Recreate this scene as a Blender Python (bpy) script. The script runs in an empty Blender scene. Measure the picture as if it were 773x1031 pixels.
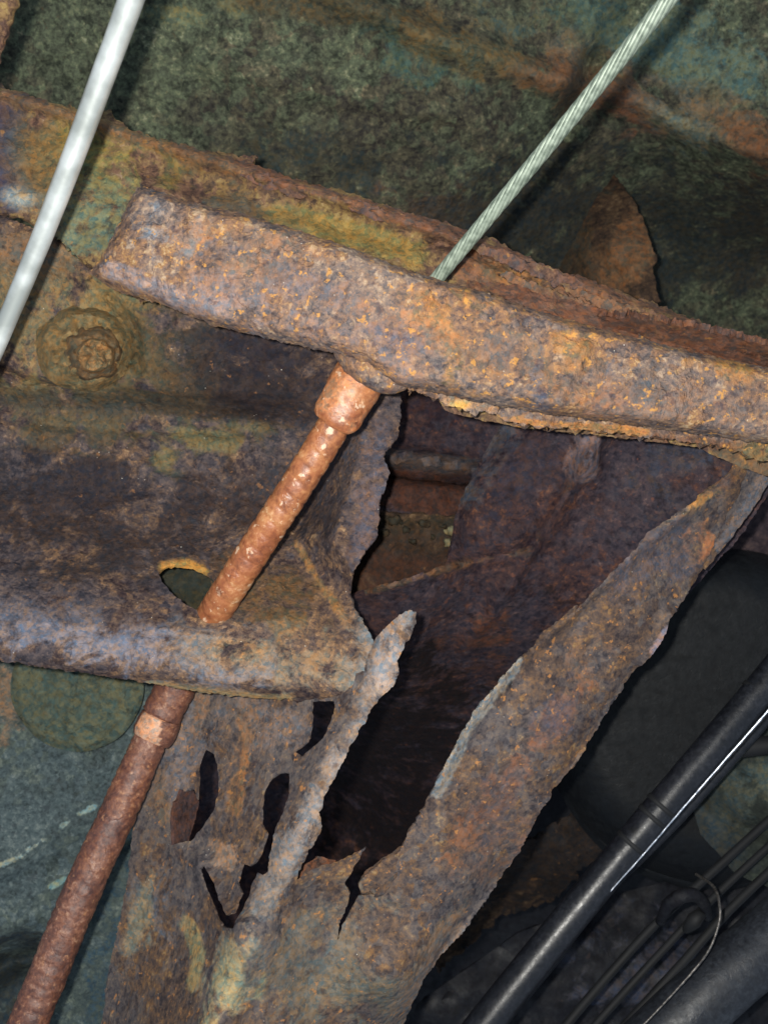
import bpy, math, random
import numpy as np
from mathutils import Vector, noise, geometry, Matrix
random.seed(7)
S = bpy.context.scene
C = S.collection
W0, H0 = 773.0, 1031.0
TAN = math.tan(math.radians(25.0))
K = 2*TAN/H0
# world: camera at the origin under the car looking up (+Z); x to the right, y towards the sill
def P(px, py, d):
    return Vector(((px-W0/2)*K*d, (py-H0/2)*K*d, d))
def lin(c):
    r = []
    for v in c:
        v = v/255.0
        r.append(v/12.92 if v <= .04045 else ((v+.055)/1.055)**2.4)
    return (r[0], r[1], r[2], 1.0)

# ------------------------------------------------------------------ materials
def corroded(name, stops, stops2=None, s=75., s2=14., speck=((196,140,70), .63, .7), dark=((38,28,34), .62, .6),
             glint=.0, rough=(.55,.9), bump=.5, spec=.35, bdist=.0016, stretch=(1,1,1), fine=.62, contrast=1.05, gran=.34, gs=470., layer=.16):
    m = bpy.data.materials.new(name); m.use_nodes = True
    nt = m.node_tree; N = nt.nodes; L = nt.links
    for n in list(N): N.remove(n)
    out = N.new('ShaderNodeOutputMaterial'); b = N.new('ShaderNodeBsdfPrincipled')
    L.new(b.outputs[0], out.inputs[0])
    tc = N.new('ShaderNodeTexCoord'); mp = N.new('ShaderNodeMapping')
    mp.inputs['Scale'].default_value = stretch
    L.new(tc.outputs['Object'], mp.inputs[0]); V = mp.outputs[0]
    def nz(scale, det=6, ro=.6, off=0, dist=0.0):
        n = N.new('ShaderNodeTexNoise'); n.inputs['Scale'].default_value = scale
        n.inputs['Detail'].default_value = det; n.inputs['Roughness'].default_value = ro
        n.inputs['Distortion'].default_value = dist
        if off:
            a = N.new('ShaderNodeVectorMath'); a.operation = 'ADD'; a.inputs[1].default_value = (off, off*.7, -off)
            L.new(V, a.inputs[0]); L.new(a.outputs[0], n.inputs['Vector'])
        else: L.new(V, n.inputs['Vector'])
        return n.outputs['Fac']
    def mr(x, a, c, lo=0., hi=1.):
        n = N.new('ShaderNodeMapRange'); n.inputs['From Min'].default_value = a; n.inputs['From Max'].default_value = c
        n.inputs['To Min'].default_value = lo; n.inputs['To Max'].default_value = hi
        L.new(x, n.inputs['Value']); return n.outputs[0]
    def math_(op, x, y):
        n = N.new('ShaderNodeMath'); n.operation = op
        for i, v in enumerate((x, y)):
            if isinstance(v, (int, float)): n.inputs[i].default_value = v
            else: L.new(v, n.inputs[i])
        return n.outputs[0]
    def ramp(x, st):
        n = N.new('ShaderNodeValToRGB'); e = n.color_ramp.elements
        while len(e) < len(st): e.new(.5)
        for i, (p, c) in enumerate(st): e[i].position = p; e[i].color = lin(c)
        L.new(x, n.inputs[0]); return n.outputs[0]
    def mix(f, a, c):
        n = N.new('ShaderNodeMix'); n.data_type = 'RGBA'
        if isinstance(f, (int, float)): n.inputs[0].default_value = f
        else: L.new(f, n.inputs[0])
        for i, v in ((6, a), (7, c)):
            if isinstance(v, tuple): n.inputs[i].default_value = v
            else: L.new(v, n.inputs[i])
        return n.outputs[2]
    nm = nz(s, 8, .68); nb = nz(s2, 5, .6, 3.1); nf = nz(s*4.2, 4, .7, 7.7)
    x = math_('ADD', math_('MULTIPLY', nm, 1-fine), math_('MULTIPLY', nf, fine))
    x = mr(x, .5-.19/contrast, .5+.19/contrast)
    # flakes and grains: distorted cells, each with a tone of its own
    wn = N.new('ShaderNodeTexNoise'); wn.inputs['Scale'].default_value = gs*.6; wn.inputs['Detail'].default_value = 3; L.new(V, wn.inputs['Vector'])
    wa = N.new('ShaderNodeVectorMath'); wa.operation = 'MULTIPLY_ADD'; wa.inputs[1].default_value = (2.2/gs,)*3
    L.new(wn.outputs['Color'], wa.inputs[0]); L.new(V, wa.inputs[2])
    vo1 = N.new('ShaderNodeTexVoronoi'); vo1.inputs['Scale'].default_value = gs; L.new(wa.outputs[0], vo1.inputs['Vector'])
    vo2 = N.new('ShaderNodeTexVoronoi'); vo2.inputs['Scale'].default_value = gs*.42; L.new(wa.outputs[0], vo2.inputs['Vector'])
    def ch(o, k):
        n = N.new('ShaderNodeSeparateColor'); L.new(o, n.inputs[0]); return n.outputs[k]
    g1 = math_('ADD', math_('MULTIPLY', ch(vo1.outputs['Color'], 0), .6), math_('MULTIPLY', ch(vo2.outputs['Color'], 1), .4))
    x = math_('ADD', x, math_('MULTIPLY', math_('SUBTRACT', g1, .5), gran*1.9))
    cl_ = N.new('ShaderNodeClamp'); L.new(x, cl_.inputs[0]); x = cl_.outputs[0]
    fl_ = mr(nz(27, 7, .62, 31, .4), .505, .53)
    x = math_('ADD', x, math_('MULTIPLY', math_('SUBTRACT', fl_, .5), layer))
    hue = ch(vo2.outputs['Color'], 2)
    col = ramp(x, stops)
    if stops2: col = mix(mr(math_('ADD', nb, math_('MULTIPLY', math_('SUBTRACT', hue, .5), .22)), .42, .60), col, ramp(x, stops2))
    at = N.new('ShaderNodeAttribute'); at.attribute_name = 'stain_shade'
    ns = nz(42, 7, .7, 11.3, .6)
    f = math_('ADD', math_('MULTIPLY', at.outputs['Alpha'], 2.0), math_('MULTIPLY', mr(ns, .32, .68, -1, 1), 1.15))
    f = mr(f, 1.0-.32, 1.0+.40)
    lum = mr(math_('ADD', math_('MULTIPLY', nf, .6), math_('MULTIPLY', g1, .4)), .36, .64, .60, 1.40)
    hs = N.new('ShaderNodeMix'); hs.data_type = 'RGBA'; hs.blend_type = 'MULTIPLY'; hs.inputs[0].default_value = 1
    L.new(at.outputs['Color'], hs.inputs[6])
    cmb = N.new('ShaderNodeCombineColor')
    lum2 = mr(nz(s*3.1, 4, .7, 1.7), .36, .64, .66, 1.34)
    L.new(lum, cmb.inputs[0]); L.new(math_('MULTIPLY', math_('ADD', lum, lum2), .5), cmb.inputs[1]); L.new(lum2, cmb.inputs[2])
    L.new(cmb.outputs[0], hs.inputs[7])
    col = mix(math_('MULTIPLY', f, .92), col, hs.outputs[2])
    if speck:
        sp = mr(nz(s*2.6, 3, .6, 5.5), speck[1], speck[1]+.05)
        col = mix(math_('MULTIPLY', sp, speck[2]), col, lin(speck[0]))
    if dark:
        sp = mr(nz(s*1.9, 4, .65, 9.1), dark[1]-.02, dark[1]+.07)
        col = mix(math_('MULTIPLY', sp, dark[2]), col, lin(dark[0]))
    L.new(col, b.inputs['Base Color'])
    rr = mr(nz(s*2.2, 4, .6, 13), .35, .65, rough[0], rough[1])
    if glint:
        vo = N.new('ShaderNodeTexVoronoi'); vo.inputs['Scale'].default_value = 330; L.new(V, vo.inputs['Vector'])
        g = mr(vo.outputs['Distance'], .10, .05)
        g = math_('MULTIPLY', g, mr(nz(60, 3, .6, 21), .60, .66))
        col2 = mix(math_('MULTIPLY', g, glint), col, (.85,.80,.70,1)); L.new(col2, b.inputs['Base Color'])
        rr = math_('SUBTRACT', rr, math_('MULTIPLY', g, .4))
    L.new(rr, b.inputs['Roughness'])
    b.inputs['Specular IOR Level'].default_value = spec
    bp = N.new('ShaderNodeBump'); bp.inputs['Strength'].default_value = bump; bp.inputs['Distance'].default_value = bdist
    h = math_('ADD', math_('MULTIPLY', nz(s*1.5, 8, .72, 15), 1.3), math_('ADD', math_('MULTIPLY', nf, .5), math_('ADD', math_('MULTIPLY', g1, gran*.8), math_('MULTIPLY', fl_, layer*2.2))))
    L.new(h, bp.inputs['Height']); L.new(bp.outputs[0], b.inputs['Normal'])
    return m

M = {}
M['bar'] = corroded('bar_rust', [(0,(62,50,50)),(.25,(95,75,65)),(.45,(120,91,72)),(.62,(135,100,74)),(.8,(156,118,75)),(1,(181,154,119))],
                    [(0,(57,51,56)),(.3,(90,83,83)),(.52,(116,100,93)),(.72,(136,115,99)),(1,(169,148,128))],
                    s=85, s2=26, speck=((204,146,70), .61, .7), dark=((58,44,56), .60, .55), glint=1.0, bump=.85, bdist=.0020, gran=.34, rough=(.45,.85), spec=.45)
M['cross'] = corroded('crossmember_rust', [(0,(40,32,37)),(.3,(66,52,50)),(.5,(84,68,60)),(.7,(103,81,65)),(.88,(124,94,69)),(1,(146,119,90))],
                    [(0,(38,37,45)),(.35,(62,57,62)),(.6,(82,72,72)),(.85,(98,83,77)),(1,(128,108,95))],
                    s=80, s2=18, speck=((150,104,64), .67, .45), dark=((26,22,26), .62, .6), glint=.9, bump=.7, rough=(.55,.9), spec=.22)
M['flange'] = corroded('flange_rust', [(0,(59,47,41)),(.3,(94,74,54)),(.5,(117,93,61)),(.7,(132,110,68)),(.9,(141,123,82)),(1,(158,133,97))],
                    [(0,(57,43,41)),(.35,(88,66,56)),(.6,(111,83,67)),(.85,(128,100,76)),(1,(147,123,103))],
                    s=60, s2=20, speck=((170,120,60), .66, .5), dark=((46,34,34), .61, .55), bump=.7, rough=(.6,.95), spec=.25)
M['rail'] = corroded('rail_rust', [(0,(44,37,39)),(.3,(69,57,53)),(.5,(85,68,57)),(.7,(99,76,59)),(.88,(117,86,55)),(1,(132,107,75))],
                    [(0,(47,45,50)),(.35,(75,70,72)),(.6,(90,82,79)),(.85,(100,87,79)),(1,(128,111,90))],
                    s=85, s2=20, speck=((178,122,66), .64, .6), dark=((44,34,40), .61, .55), glint=.6, bump=.5, rough=(.5,.85), spec=.3)
M['inner'] = corroded('inner_rust', [(0,(33,22,30)),(.3,(51,38,41)),(.55,(63,45,45)),(.8,(80,53,46)),(1,(107,70,49))],
                    [(0,(31,27,36)),(.35,(49,44,53)),(.6,(61,52,58)),(.85,(73,59,63)),(1,(100,81,77))],
                    s=60, s2=14, speck=((120,72,50), .67, .4), dark=((22,14,20), .60, .6), bump=.6, rough=(.6,.9), spec=.2)
M['conduit'] = corroded('conduit_rust', [(0,(92,50,32)),(.3,(126,76,48)),(.55,(154,98,60)),(.8,(172,122,80)),(1,(206,174,140))],
                    [(0,(100,54,34)),(.4,(140,82,50)),(.7,(158,102,64)),(1,(196,156,122))],
                    s=70, s2=22, speck=((214,188,160), .62, .6), dark=((84,46,32), .62, .5), glint=1.0, bump=.4, rough=(.30,.55), spec=.6, bdist=.001, gran=.16, fine=.4)
M['conduit_old'] = corroded('conduit_brown_rust', [(0,(58,36,34)),(.3,(84,52,44)),(.55,(106,66,50)),(.8,(128,84,60)),(1,(158,118,90))],
                    [(0,(66,44,42)),(.4,(92,60,50)),(.7,(116,76,60)),(1,(150,116,96))],
                    s=95, s2=22, speck=((170,124,88), .64, .5), dark=((58,36,32), .62, .6), glint=.6, bump=.6, rough=(.32,.6), spec=.55, bdist=.001, gran=.2)
M['floor'] = corroded('floor_coating', [(0,(40,45,37)),(.3,(66,71,57)),(.5,(82,88,71)),(.7,(96,105,82)),(.9,(118,121,93)),(1,(146,149,121))],
                    [(0,(40,37,35)),(.35,(64,61,53)),(.6,(83,80,63)),(.85,(100,94,77)),(1,(132,118,90))],
                    s=70, s2=9, speck=((96,80,58), .66, .4), dark=((32,34,32), .60, .5), bump=.8, rough=(.6,.95), spec=.22, contrast=1.1, gs=300, gran=.3)
M['panel'] = corroded('panel_coating', [(0,(41,50,52)),(.3,(60,72,75)),(.5,(69,82,85)),(.7,(79,92,94)),(1,(106,116,114))],
                    [(0,(43,52,50)),(.4,(64,74,72)),(.7,(76,86,80)),(1,(101,109,98))],
                    s=80, s2=10, speck=None, dark=((52,58,64), .61, .4), bump=.5, rough=(.6,.95), spec=.25, contrast=1.0)
M['gusset'] = corroded('gusset_rust', [(0,(40,32,26)),(.4,(63,48,38)),(.7,(84,64,46)),(1,(106,85,63))], s=50,
                    speck=((140,98,56), .66, .4), dark=((44,36,32), .6, .5), bump=.6, rough=(.65,.95), spec=.2)
M['black'] = corroded('grimy_black', [(0,(10,10,14)),(.4,(18,18,25)),(.7,(24,26,31)),(1,(36,36,40))], s=40,
                    speck=((62,50,46), .68, .4), dark=None, bump=.3, rough=(.5,.85), spec=.3)
M['tank'] = corroded('tank_black', [(0,(10,11,14)),(.5,(14,17,20)),(1,(22,24,27))], s=60,
                    speck=None, dark=None, bump=.25, rough=(.5,.75), spec=.3)
M['brownplate'] = corroded('dark_brown_plate', [(0,(44,36,42)),(.5,(64,54,58)),(1,(88,72,70))], s=40,
                    speck=((96,70,50), .66, .4), dark=None, bump=.3, rough=(.6,.9), spec=.2)
M['shaft'] = corroded('black_pipe_paint', [(0,(18,20,25)),(.5,(26,28,34)),(1,(40,42,48))], s=120,
                    speck=None, dark=((22,22,28), .62, .5), bump=.16, rough=(.30,.48), spec=.5, bdist=.0006)
M['pipe'] = corroded('grey_pipe_coating', [(0,(25,27,32)),(.5,(36,39,45)),(1,(50,54,60))], s=90,
                    speck=None, dark=((34,36,44), .6, .5), bump=.3, rough=(.38,.6), spec=.5, bdist=.0006)
M['greengrey'] = corroded('pale_green_dirt', [(0,(30,34,32)),(.5,(45,50,46)),(1,(62,68,60))], s=30,
                    speck=None, dark=((48,50,50), .58, .5), bump=.4, rough=(.7,.95), spec=.2)

def metal(name, c1, c2, rough, met=0.0, scale=60, bump=.15, stretch=(1,1,1), spec=.5):
    m = bpy.data.materials.new(name); m.use_nodes = True; nt = m.node_tree; N = nt.nodes; L = nt.links
    b = N['Principled BSDF']; tc = N.new('ShaderNodeTexCoord'); mp = N.new('ShaderNodeMapping'); mp.inputs['Scale'].default_value = stretch
    L.new(tc.outputs['Object'], mp.inputs[0])
    n = N.new('ShaderNodeTexNoise'); n.inputs['Scale'].default_value = scale; n.inputs['Detail'].default_value = 6; L.new(mp.outputs[0], n.inputs['Vector'])
    r = N.new('ShaderNodeValToRGB'); r.color_ramp.elements[0].position = .35; r.color_ramp.elements[1].position = .62
    r.color_ramp.elements[0].color = lin(c1); r.color_ramp.elements[1].color = lin(c2)
    L.new(n.outputs['Fac'], r.inputs[0]); L.new(r.outputs[0], b.inputs['Base Color'])
    mr = N.new('ShaderNodeMapRange'); mr.inputs['To Min'].default_value = rough-.08; mr.inputs['To Max'].default_value = rough+.12
    L.new(n.outputs['Fac'], mr.inputs[0]); L.new(mr.outputs[0], b.inputs['Roughness'])
    b.inputs['Metallic'].default_value = met; b.inputs['Specular IOR Level'].default_value = spec
    bp = N.new('ShaderNodeBump'); bp.inputs['Strength'].default_value = bump; bp.inputs['Distance'].default_value = .0006
    L.new(n.outputs['Fac'], bp.inputs['Height']); L.new(bp.outputs[0], b.inputs['Normal'])
    return m
M['whiterod'] = metal('white_rod_coating', (176,182,178), (222,228,226), .38, .6, 60, .15, (1,1,1), .8)
M['steelwire'] = metal('grey_steel_wire', (104,116,104), (142,154,140), .45, .25, 300, .3)
M['brightwire'] = metal('bare_bright_wire', (170,180,195), (225,230,240), .32, .8, 300, .3)
M['dullwire'] = metal('dull_wire', (70,66,64), (120,116,112), .4, .6, 500, .6)
M['rubber'] = metal('black_rubber', (9,10,13), (18,20,24), .7, 0, 80, .2)

# ------------------------------------------------------------------ helpers
def tag(o, label=None, cat=None, group=None, kind=None):
    for k, v in (('label', label), ('category', cat), ('group', group), ('kind', kind)):
        if v: o[k] = v
    return o
def thing(name, loc, label, cat, group=None):
    o = bpy.data.objects.new(name, None); o.empty_display_size = .02; C.objects.link(o); o.location = loc
    return tag(o, label, cat, group)
def mesh_obj(name, verts, faces, mat, parent=None, stain_shade=None, smooth=True, solid=0.0):
    c = Vector(np.mean(np.array([tuple(v) for v in verts]), axis=0))
    me = bpy.data.meshes.new(name); me.from_pydata([tuple(v-c) for v in verts], [], faces); me.update()
    if smooth: me.shade_smooth()
    if stain_shade is None: stain_shade = np.zeros((len(verts), 4))
    if True:
        a = me.color_attributes.new('stain_shade', 'FLOAT_COLOR', 'POINT')
        a.data.foreach_set('color', np.array(stain_shade, dtype=np.float32).ravel())
    me.materials.append(mat)
    o = bpy.data.objects.new(name, me); C.objects.link(o)
    if parent is not None:
        o.parent = parent; off = Vector(parent.location); pp = parent.parent
        while pp is not None: off = off+pp.location; pp = pp.parent
        o.location = c-off
    else: o.location = c
    if solid:
        md = o.modifiers.new('thickness', 'SOLIDIFY'); md.thickness = solid; md.offset = -1; md.use_even_offset = False; es_ = o.modifiers.new('crisp_rim', 'EDGE_SPLIT'); es_.split_angle = math.radians(55)
    return o
def densify(poly, step, jag, seed):
    out = []
    n = len(poly)
    for i in range(n):
        a = poly[i]; b = poly[(i+1) % n]
        l = math.hypot(b[0]-a[0], b[1]-a[1]); k = max(1, int(l/step))
        for j in range(k):
            t = j/k; x = a[0]+(b[0]-a[0])*t; y = a[1]+(b[1]-a[1])*t
            if jag:
                x += jag*(noise.noise((x*.11, y*.11, seed))+.8*noise.noise((x*.31, y*.31, seed+5))+.55*noise.noise((x*.8, y*.8, seed+7)))
                y += jag*(noise.noise((x*.11, y*.11, seed+9))+.8*noise.noise((x*.31, y*.31, seed+14))+.55*noise.noise((x*.8, y*.8, seed+17)))
            out.append((x, y))
    return out
def inside(pts, poly):
    x = pts[:,0]; y = pts[:,1]; r = np.zeros(len(pts), bool); n = len(poly); j = n-1
    for i in range(n):
        xi, yi = poly[i]; xj, yj = poly[j]
        if yi != yj:
            c = ((yi > y) != (yj > y)) & (x < (xj-xi)*(y-yi)/(yj-yi)+xi)
            r ^= c
        j = i
    return r
def seg_dist(pts, poly, closed=True):
    d = np.full(len(pts), 1e9); n = len(poly)
    for i in range(n if closed else n-1):
        a = np.array(poly[i], float); b = np.array(poly[(i+1) % n], float); ab = b-a; L2 = (ab**2).sum()+1e-9
        t = np.clip(((pts-a) @ ab)/L2, 0, 1); q = a+t[:,None]*ab
        d = np.minimum(d, np.hypot(*(pts-q).T))
    return d
def depth_field(ctrl):
    if callable(ctrl): return ctrl
    c = np.array(ctrl, float); p = c[:,:2]; v = c[:,2]; n = len(c)
    phi = lambda r: np.sqrt(r*r+30.**2)
    A = phi(np.hypot(p[:,None,0]-p[None,:,0], p[:,None,1]-p[None,:,1]))+np.eye(n)*2
    Q = np.hstack([np.ones((n,1)), p/500.])
    Mx = np.block([[A, Q],[Q.T, np.zeros((3,3))]]); s = np.linalg.solve(Mx, np.concatenate([v, np.zeros(3)]))
    def f(q):
        r = np.hypot(q[:,None,0]-p[None,:,0], q[:,None,1]-p[None,:,1])
        return phi(r) @ s[:n]+s[n]+(q/500.) @ s[n+1:]
    return f
def sheet(name, outline, depth, mat, parent=None, holes=(), step=4., jag=1.0, noise_amp=.0008, noise_scale=.045, seed=0,
          solid=.002, ridges=(), roll=None, stains_shade=(), post=None, fine_amp=.0003):
    """a plate seen from below: outline and relief, real depth, real thickness"""
    ol = densify(outline, step*.55, jag, seed)
    hl = [densify(h, step*.6, jag*.6, seed+3) for h in holes]
    xs = [p[0] for p in ol]; ys = [p[1] for p in ol]
    g = []; r = random.Random(seed); row = 0
    y = min(ys)+step*.5
    while y < max(ys):
        x = min(xs)+(step*.5 if row % 2 else 0)
        while x < max(xs):
            g.append((x+r.uniform(-.22,.22)*step, y+r.uniform(-.22,.22)*step)); x += step
        y += step*.87; row += 1
    g = np.array(g); k = inside(g, ol)
    g = g[k]; dd = seg_dist(g, ol); g = g[dd > step*.45]
    for h in hl:
        g = g[~inside(g, h)]; g = g[seg_dist(g, h) > step*.4]
    vs = [Vector(p) for p in ol]; es = [(i, (i+1) % len(ol)) for i in range(len(ol))]
    for h in hl:
        b0 = len(vs); vs += [Vector(p) for p in h]; es += [(b0+i, b0+(i+1) % len(h)) for i in range(len(h))]
    vs += [Vector((float(a), float(b))) for a, b in g]
    rv, re_, rf, *_ = geometry.delaunay_2d_cdt(vs, es, [], 0, 1e-4)
    q = np.array([(v.x, v.y) for v in rv]); F = np.array([f for f in rf if len(f) == 3])
    cen = q[F].mean(axis=1); ok = inside(cen, ol)
    for h in hl: ok &= ~inside(cen, h)
    F = F[ok]
    used = np.unique(F); remap = -np.ones(len(q), int); remap[used] = np.arange(len(used)); q = q[used]; F = remap[F]
    d = depth_field(depth)(q)
    for (pl, h, w, pw) in ridges:                     # h<0 comes towards the viewer
        e = seg_dist(q, pl, False)/w; d = d+h*np.exp(-e**pw)
    if roll:                                          # edges rolled away from the viewer
        e = np.clip(seg_dist(q, ol)/roll[0], 0, 1); d = d+roll[1]*(1-np.sqrt(1-(1-e)**2))
    fr = lambda x, y, sc, sd, o=4: noise.fractal((x*sc, y*sc, sd), .9, 2.1, o)
    for i in range(len(q)):
        x, y = q[i]
        d[i] += noise_amp*fr(x, y, noise_scale, seed*3.3)+fine_amp*fr(x, y, .16, seed+40., 2)
    if post is not None: d = post(q, d)
    st = np.zeros((len(q), 4))
    for (shape, col, strength) in stains_shade:  # colour patches: rust, dirt and coating tones, plus some painted shade
        if len(shape) == 5 and not hasattr(shape[0], '__len__'):
            cx, cy, rx, ry, ang = shape; a = math.radians(ang); X = q[:,0]-cx; Y = q[:,1]-cy
            u = (X*math.cos(a)+Y*math.sin(a))/rx; v = (-X*math.sin(a)+Y*math.cos(a))/ry
            f = np.clip(1.35-np.hypot(u, v)*.75, 0, 1)
        else:
            f = np.clip(1.35-.75*seg_dist(q, shape[0], False)/shape[1], 0, 1)
        f = f*strength; c = np.array(lin(col)[:3])
        for j in range(3): st[:,j] = np.where(st[:,3] > 0, st[:,j]*(1-f)+c[j]*f, c[j]*(f > 0))
        st[:,3] = np.maximum(st[:,3], f)
    verts = [P(q[i,0], q[i,1], d[i]) for i in range(len(q))]
    a, b_, c_ = (verts[j] for j in F[0])
    if (b_-a).cross(c_-a).z > 0: F = F[:, ::-1]
    return mesh_obj(name, verts, [tuple(int(v) for v in f) for f in F], mat, parent, st, True, solid)

def spline(pts, n):
    out = []
    m = len(pts)
    for i in range(m-1):
        p0 = pts[max(i-1, 0)]; p1 = pts[i]; p2 = pts[i+1]; p3 = pts[min(i+2, m-1)]
        for j in range(n):
            t = j/n
            out.append(tuple(.5*((2*b)+(-a+c)*t+(2*a-5*b+4*c-e)*t*t+(-a+3*b-3*c+e)*t**3) for a, b, c, e in zip(p0, p1, p2, p3)))
    out.append(tuple(pts[-1])); return out
def tube(name, pts, mat, parent=None, seg=24, n=12, radf=None, amp=0., scale=300., smooth=True, raw=False, seed=0.):
    """pts: (px, py, depth, radius in metres)"""
    sp = spline(pts, n) if len(pts) > 2 else [tuple(a+(b-a)*i/n for a, b in zip(*pts)) for i in range(n+1)]
    cs = [P(p[0], p[1], p[2]) for p in sp]; rs = [p[3] for p in sp]
    verts = []; faces = []; up = Vector((.3, .2, 1)).normalized(); L = 0
    for i, c in enumerate(cs):
        t = (cs[min(i+1, len(cs)-1)]-cs[max(i-1, 0)]).normalized()
        u = up.cross(t).normalized(); v = t.cross(u)
        if i: L += (c-cs[i-1]).length
        for k in range(seg):
            a = 2*math.pi*k/seg; r = rs[i]
            if radf: r *= radf(L, a, i)
            dr = u*math.cos(a)+v*math.sin(a)
            if amp: r += amp*noise.fractal((c+dr*r)*scale+Vector((seed, 0, 0)), .9, 2.1, 3)
            verts.append(c+dr*r)
    for i in range(len(cs)-1):
        for k in range(seg):
            a = i*seg+k; b = i*seg+(k+1) % seg
            faces.append((a, b, b+seg, a+seg))
    faces.append(tuple(range(seg-1, -1, -1))); faces.append(tuple((len(cs)-1)*seg+k for k in range(seg)))
    if raw: return verts, faces
    return mesh_obj(name, verts, faces, mat, parent, None, smooth)
PX = lambda px, d: px*K*d          # pixels at a depth -> metres

# ------------------------------------------------------------------ camera, light, world
cam = bpy.data.cameras.new('camera'); co = bpy.data.objects.new('camera', cam); C.objects.link(co)
co.rotation_euler = (math.pi, 0, 0); cam.sensor_fit = 'VERTICAL'; cam.angle_y = math.radians(50); cam.clip_start = .01; cam.clip_end = 50
S.camera = co
cam.dof.use_dof = True; cam.dof.focus_distance = .54; cam.dof.aperture_fstop = cam.lens/(2*1.2)
w = bpy.data.worlds.new('World'); S.world = w; w.use_nodes = True
bg = w.node_tree.nodes['Background']; bg.inputs[0].default_value = (.66, .80, 1.0, 1); bg.inputs[1].default_value = .42
ld = bpy.data.lights.new('flash', 'AREA'); ld.shape = 'DISK'; ld.size = .010; ld.energy = 5.8; ld.color = (1.0, .965, .885)
lo = bpy.data.objects.new('flash', ld); C.objects.link(lo); lo.location = (-.020, -.010, 0.0); lo.rotation_euler = (math.pi, 0, 0)
S.view_settings.view_transform = 'Standard'; S.view_settings.look = 'None'
try: S.cycles.max_bounces = 4
except Exception: pass

# ------------------------------------------------------------------ underbody backdrop
o = sheet('underbody', [(-1300,-1100),(2100,-1100),(2100,2200),(-1300,2200)], [(-1300,-1100,1.2),(2100,-1100,1.25),(2100,2200,1.3),(-1300,2200,1.2),(400,500,1.18)],
      M['black'], step=34, jag=0, noise_amp=.02, noise_scale=.006, seed=2, solid=.003)
tag(o, kind='structure')

# ------------------------------------------------------------------ floor panel
def floor_post(q, d):
    return d
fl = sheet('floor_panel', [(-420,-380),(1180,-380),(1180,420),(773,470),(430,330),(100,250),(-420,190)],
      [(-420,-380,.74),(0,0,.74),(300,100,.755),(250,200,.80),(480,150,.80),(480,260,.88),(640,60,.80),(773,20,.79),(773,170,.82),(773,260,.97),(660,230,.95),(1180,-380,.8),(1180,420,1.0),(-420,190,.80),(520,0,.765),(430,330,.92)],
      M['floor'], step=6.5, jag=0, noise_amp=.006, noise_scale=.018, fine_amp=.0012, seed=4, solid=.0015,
      ridges=[([(330,-10),(440,40),(540,75),(640,100),(700,135),(800,165)], -.018, 16, 2), ([(640,-20),(600,60),(560,130)], .008, 8, 2),
              ([(480,250),(560,150),(600,60)], .010, 10, 2), ([(200,60),(330,95),(480,120)], -.006, 12, 2)],
      stains_shade=[(([(430,30),(500,60),(545,85),(600,80)], 16), (128,98,56), .85), (([(560,60),(620,95),(650,110)], 20), (120,84,64), .85),
              (([(700,110),(740,130),(773,150)], 18), (122,84,58), .85), (([(520,75),(560,95),(600,100)], 12), (112,86,72), .65),
              ((440,210,38,18,20), (104,74,64), .8), ((760,215,24,50,0), (58,52,46), .7), (([(560,130),(590,60),(640,-20)], 9), (52,50,44), .85),
              ((700,60,60,40,20), (96,112,98), .85), ((600,20,60,30,0), (84,100,86), .7), ((450,60,60,30,0), (78,96,82), .6), ((690,130,40,14,30), (112,122,106), .8), ((500,20,50,14,20), (96,104,88), .7),
              ((180,15,40,12,0), (116,120,90), .7), ((350,10,140,16,5), (84,76,56), .75),
              ((640,240,180,70,10), (52,54,50), .8), ((520,215,90,50,-10), (54,54,50), .85), ((330,170,100,30,15), (62,64,56), .6)])  # darker tint where the floor recedes to the right
tag(fl, 'greenish grey coated sheet floor filling the top, with an ochre rusted crease at upper right', 'floor panel')
fg = sheet('gusset', [(618,176),(634,196),(646,218),(654,242),(661,262),(657,272),(663,302),(640,330),(540,310),(566,262),(586,226),(602,196)],
      [(622,178,.86),(661,262,.80),(560,290,.86),(610,240,.815)], M['gusset'], step=5, jag=2, seed=6, noise_amp=.004, solid=.003,
      stains_shade=[((650,255,10,40,20),(104,74,48),.8), ((575,265,18,60,20),(64,56,44),.7), ((625,260,24,50,20),(108,78,54),.8)])
tag(fg, 'brown triangular torn gusset standing above the right half of the thick crossbar', 'gusset')

# ------------------------------------------------------------------ lower-left panel
lp = sheet('inner_panel', [(-220,560),(60,560),(165,620),(190,700),(160,850),(140,1250),(-220,1250)],
      [(-420,560,.70),(0,700,.70),(150,800,.72),(165,620,.73),(140,1330,.72),(-420,1330,.66),(0,950,.69)],
      M['panel'], step=3.6, jag=0, noise_amp=.004, noise_scale=.02, fine_amp=.0006, seed=8, solid=.0015,
      ridges=[([(-20,890),(30,868),(60,850),(100,828),(140,812)], -.005, 6, 2), ([(-10,950),(60,900),(100,880),(145,850)], -.003, 6, 2),
              ([(-40,1000),(10,968),(40,962)], .03, 16, 2)],
      stains_shade=[(([(0,872),(22,862)], 2.2), (140,154,148), .85), (([(28,856),(44,845)], 2.6), (146,160,154), .9), (([(62,832),(74,824)], 2.4), (130,146,140), .85),
              (([(78,820),(96,812)], 2.5), (130,148,142), .9), (([(52,893),(66,885)], 3), (120,140,130), .9), (([(120,850),(134,838)], 3), (128,146,140), .9),
              ((-5,700,26,34,0), (118,98,80), .8), ((5,1000,34,44,0), (40,46,48), 1.0), ((130,960,30,120,10), (54,70,76), .8)])  # dark corner patch paints the shade of an opening
tag(lp, 'blue grey coated panel with pale dashed scratches at the lower left', 'body panel')
cv = []
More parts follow.
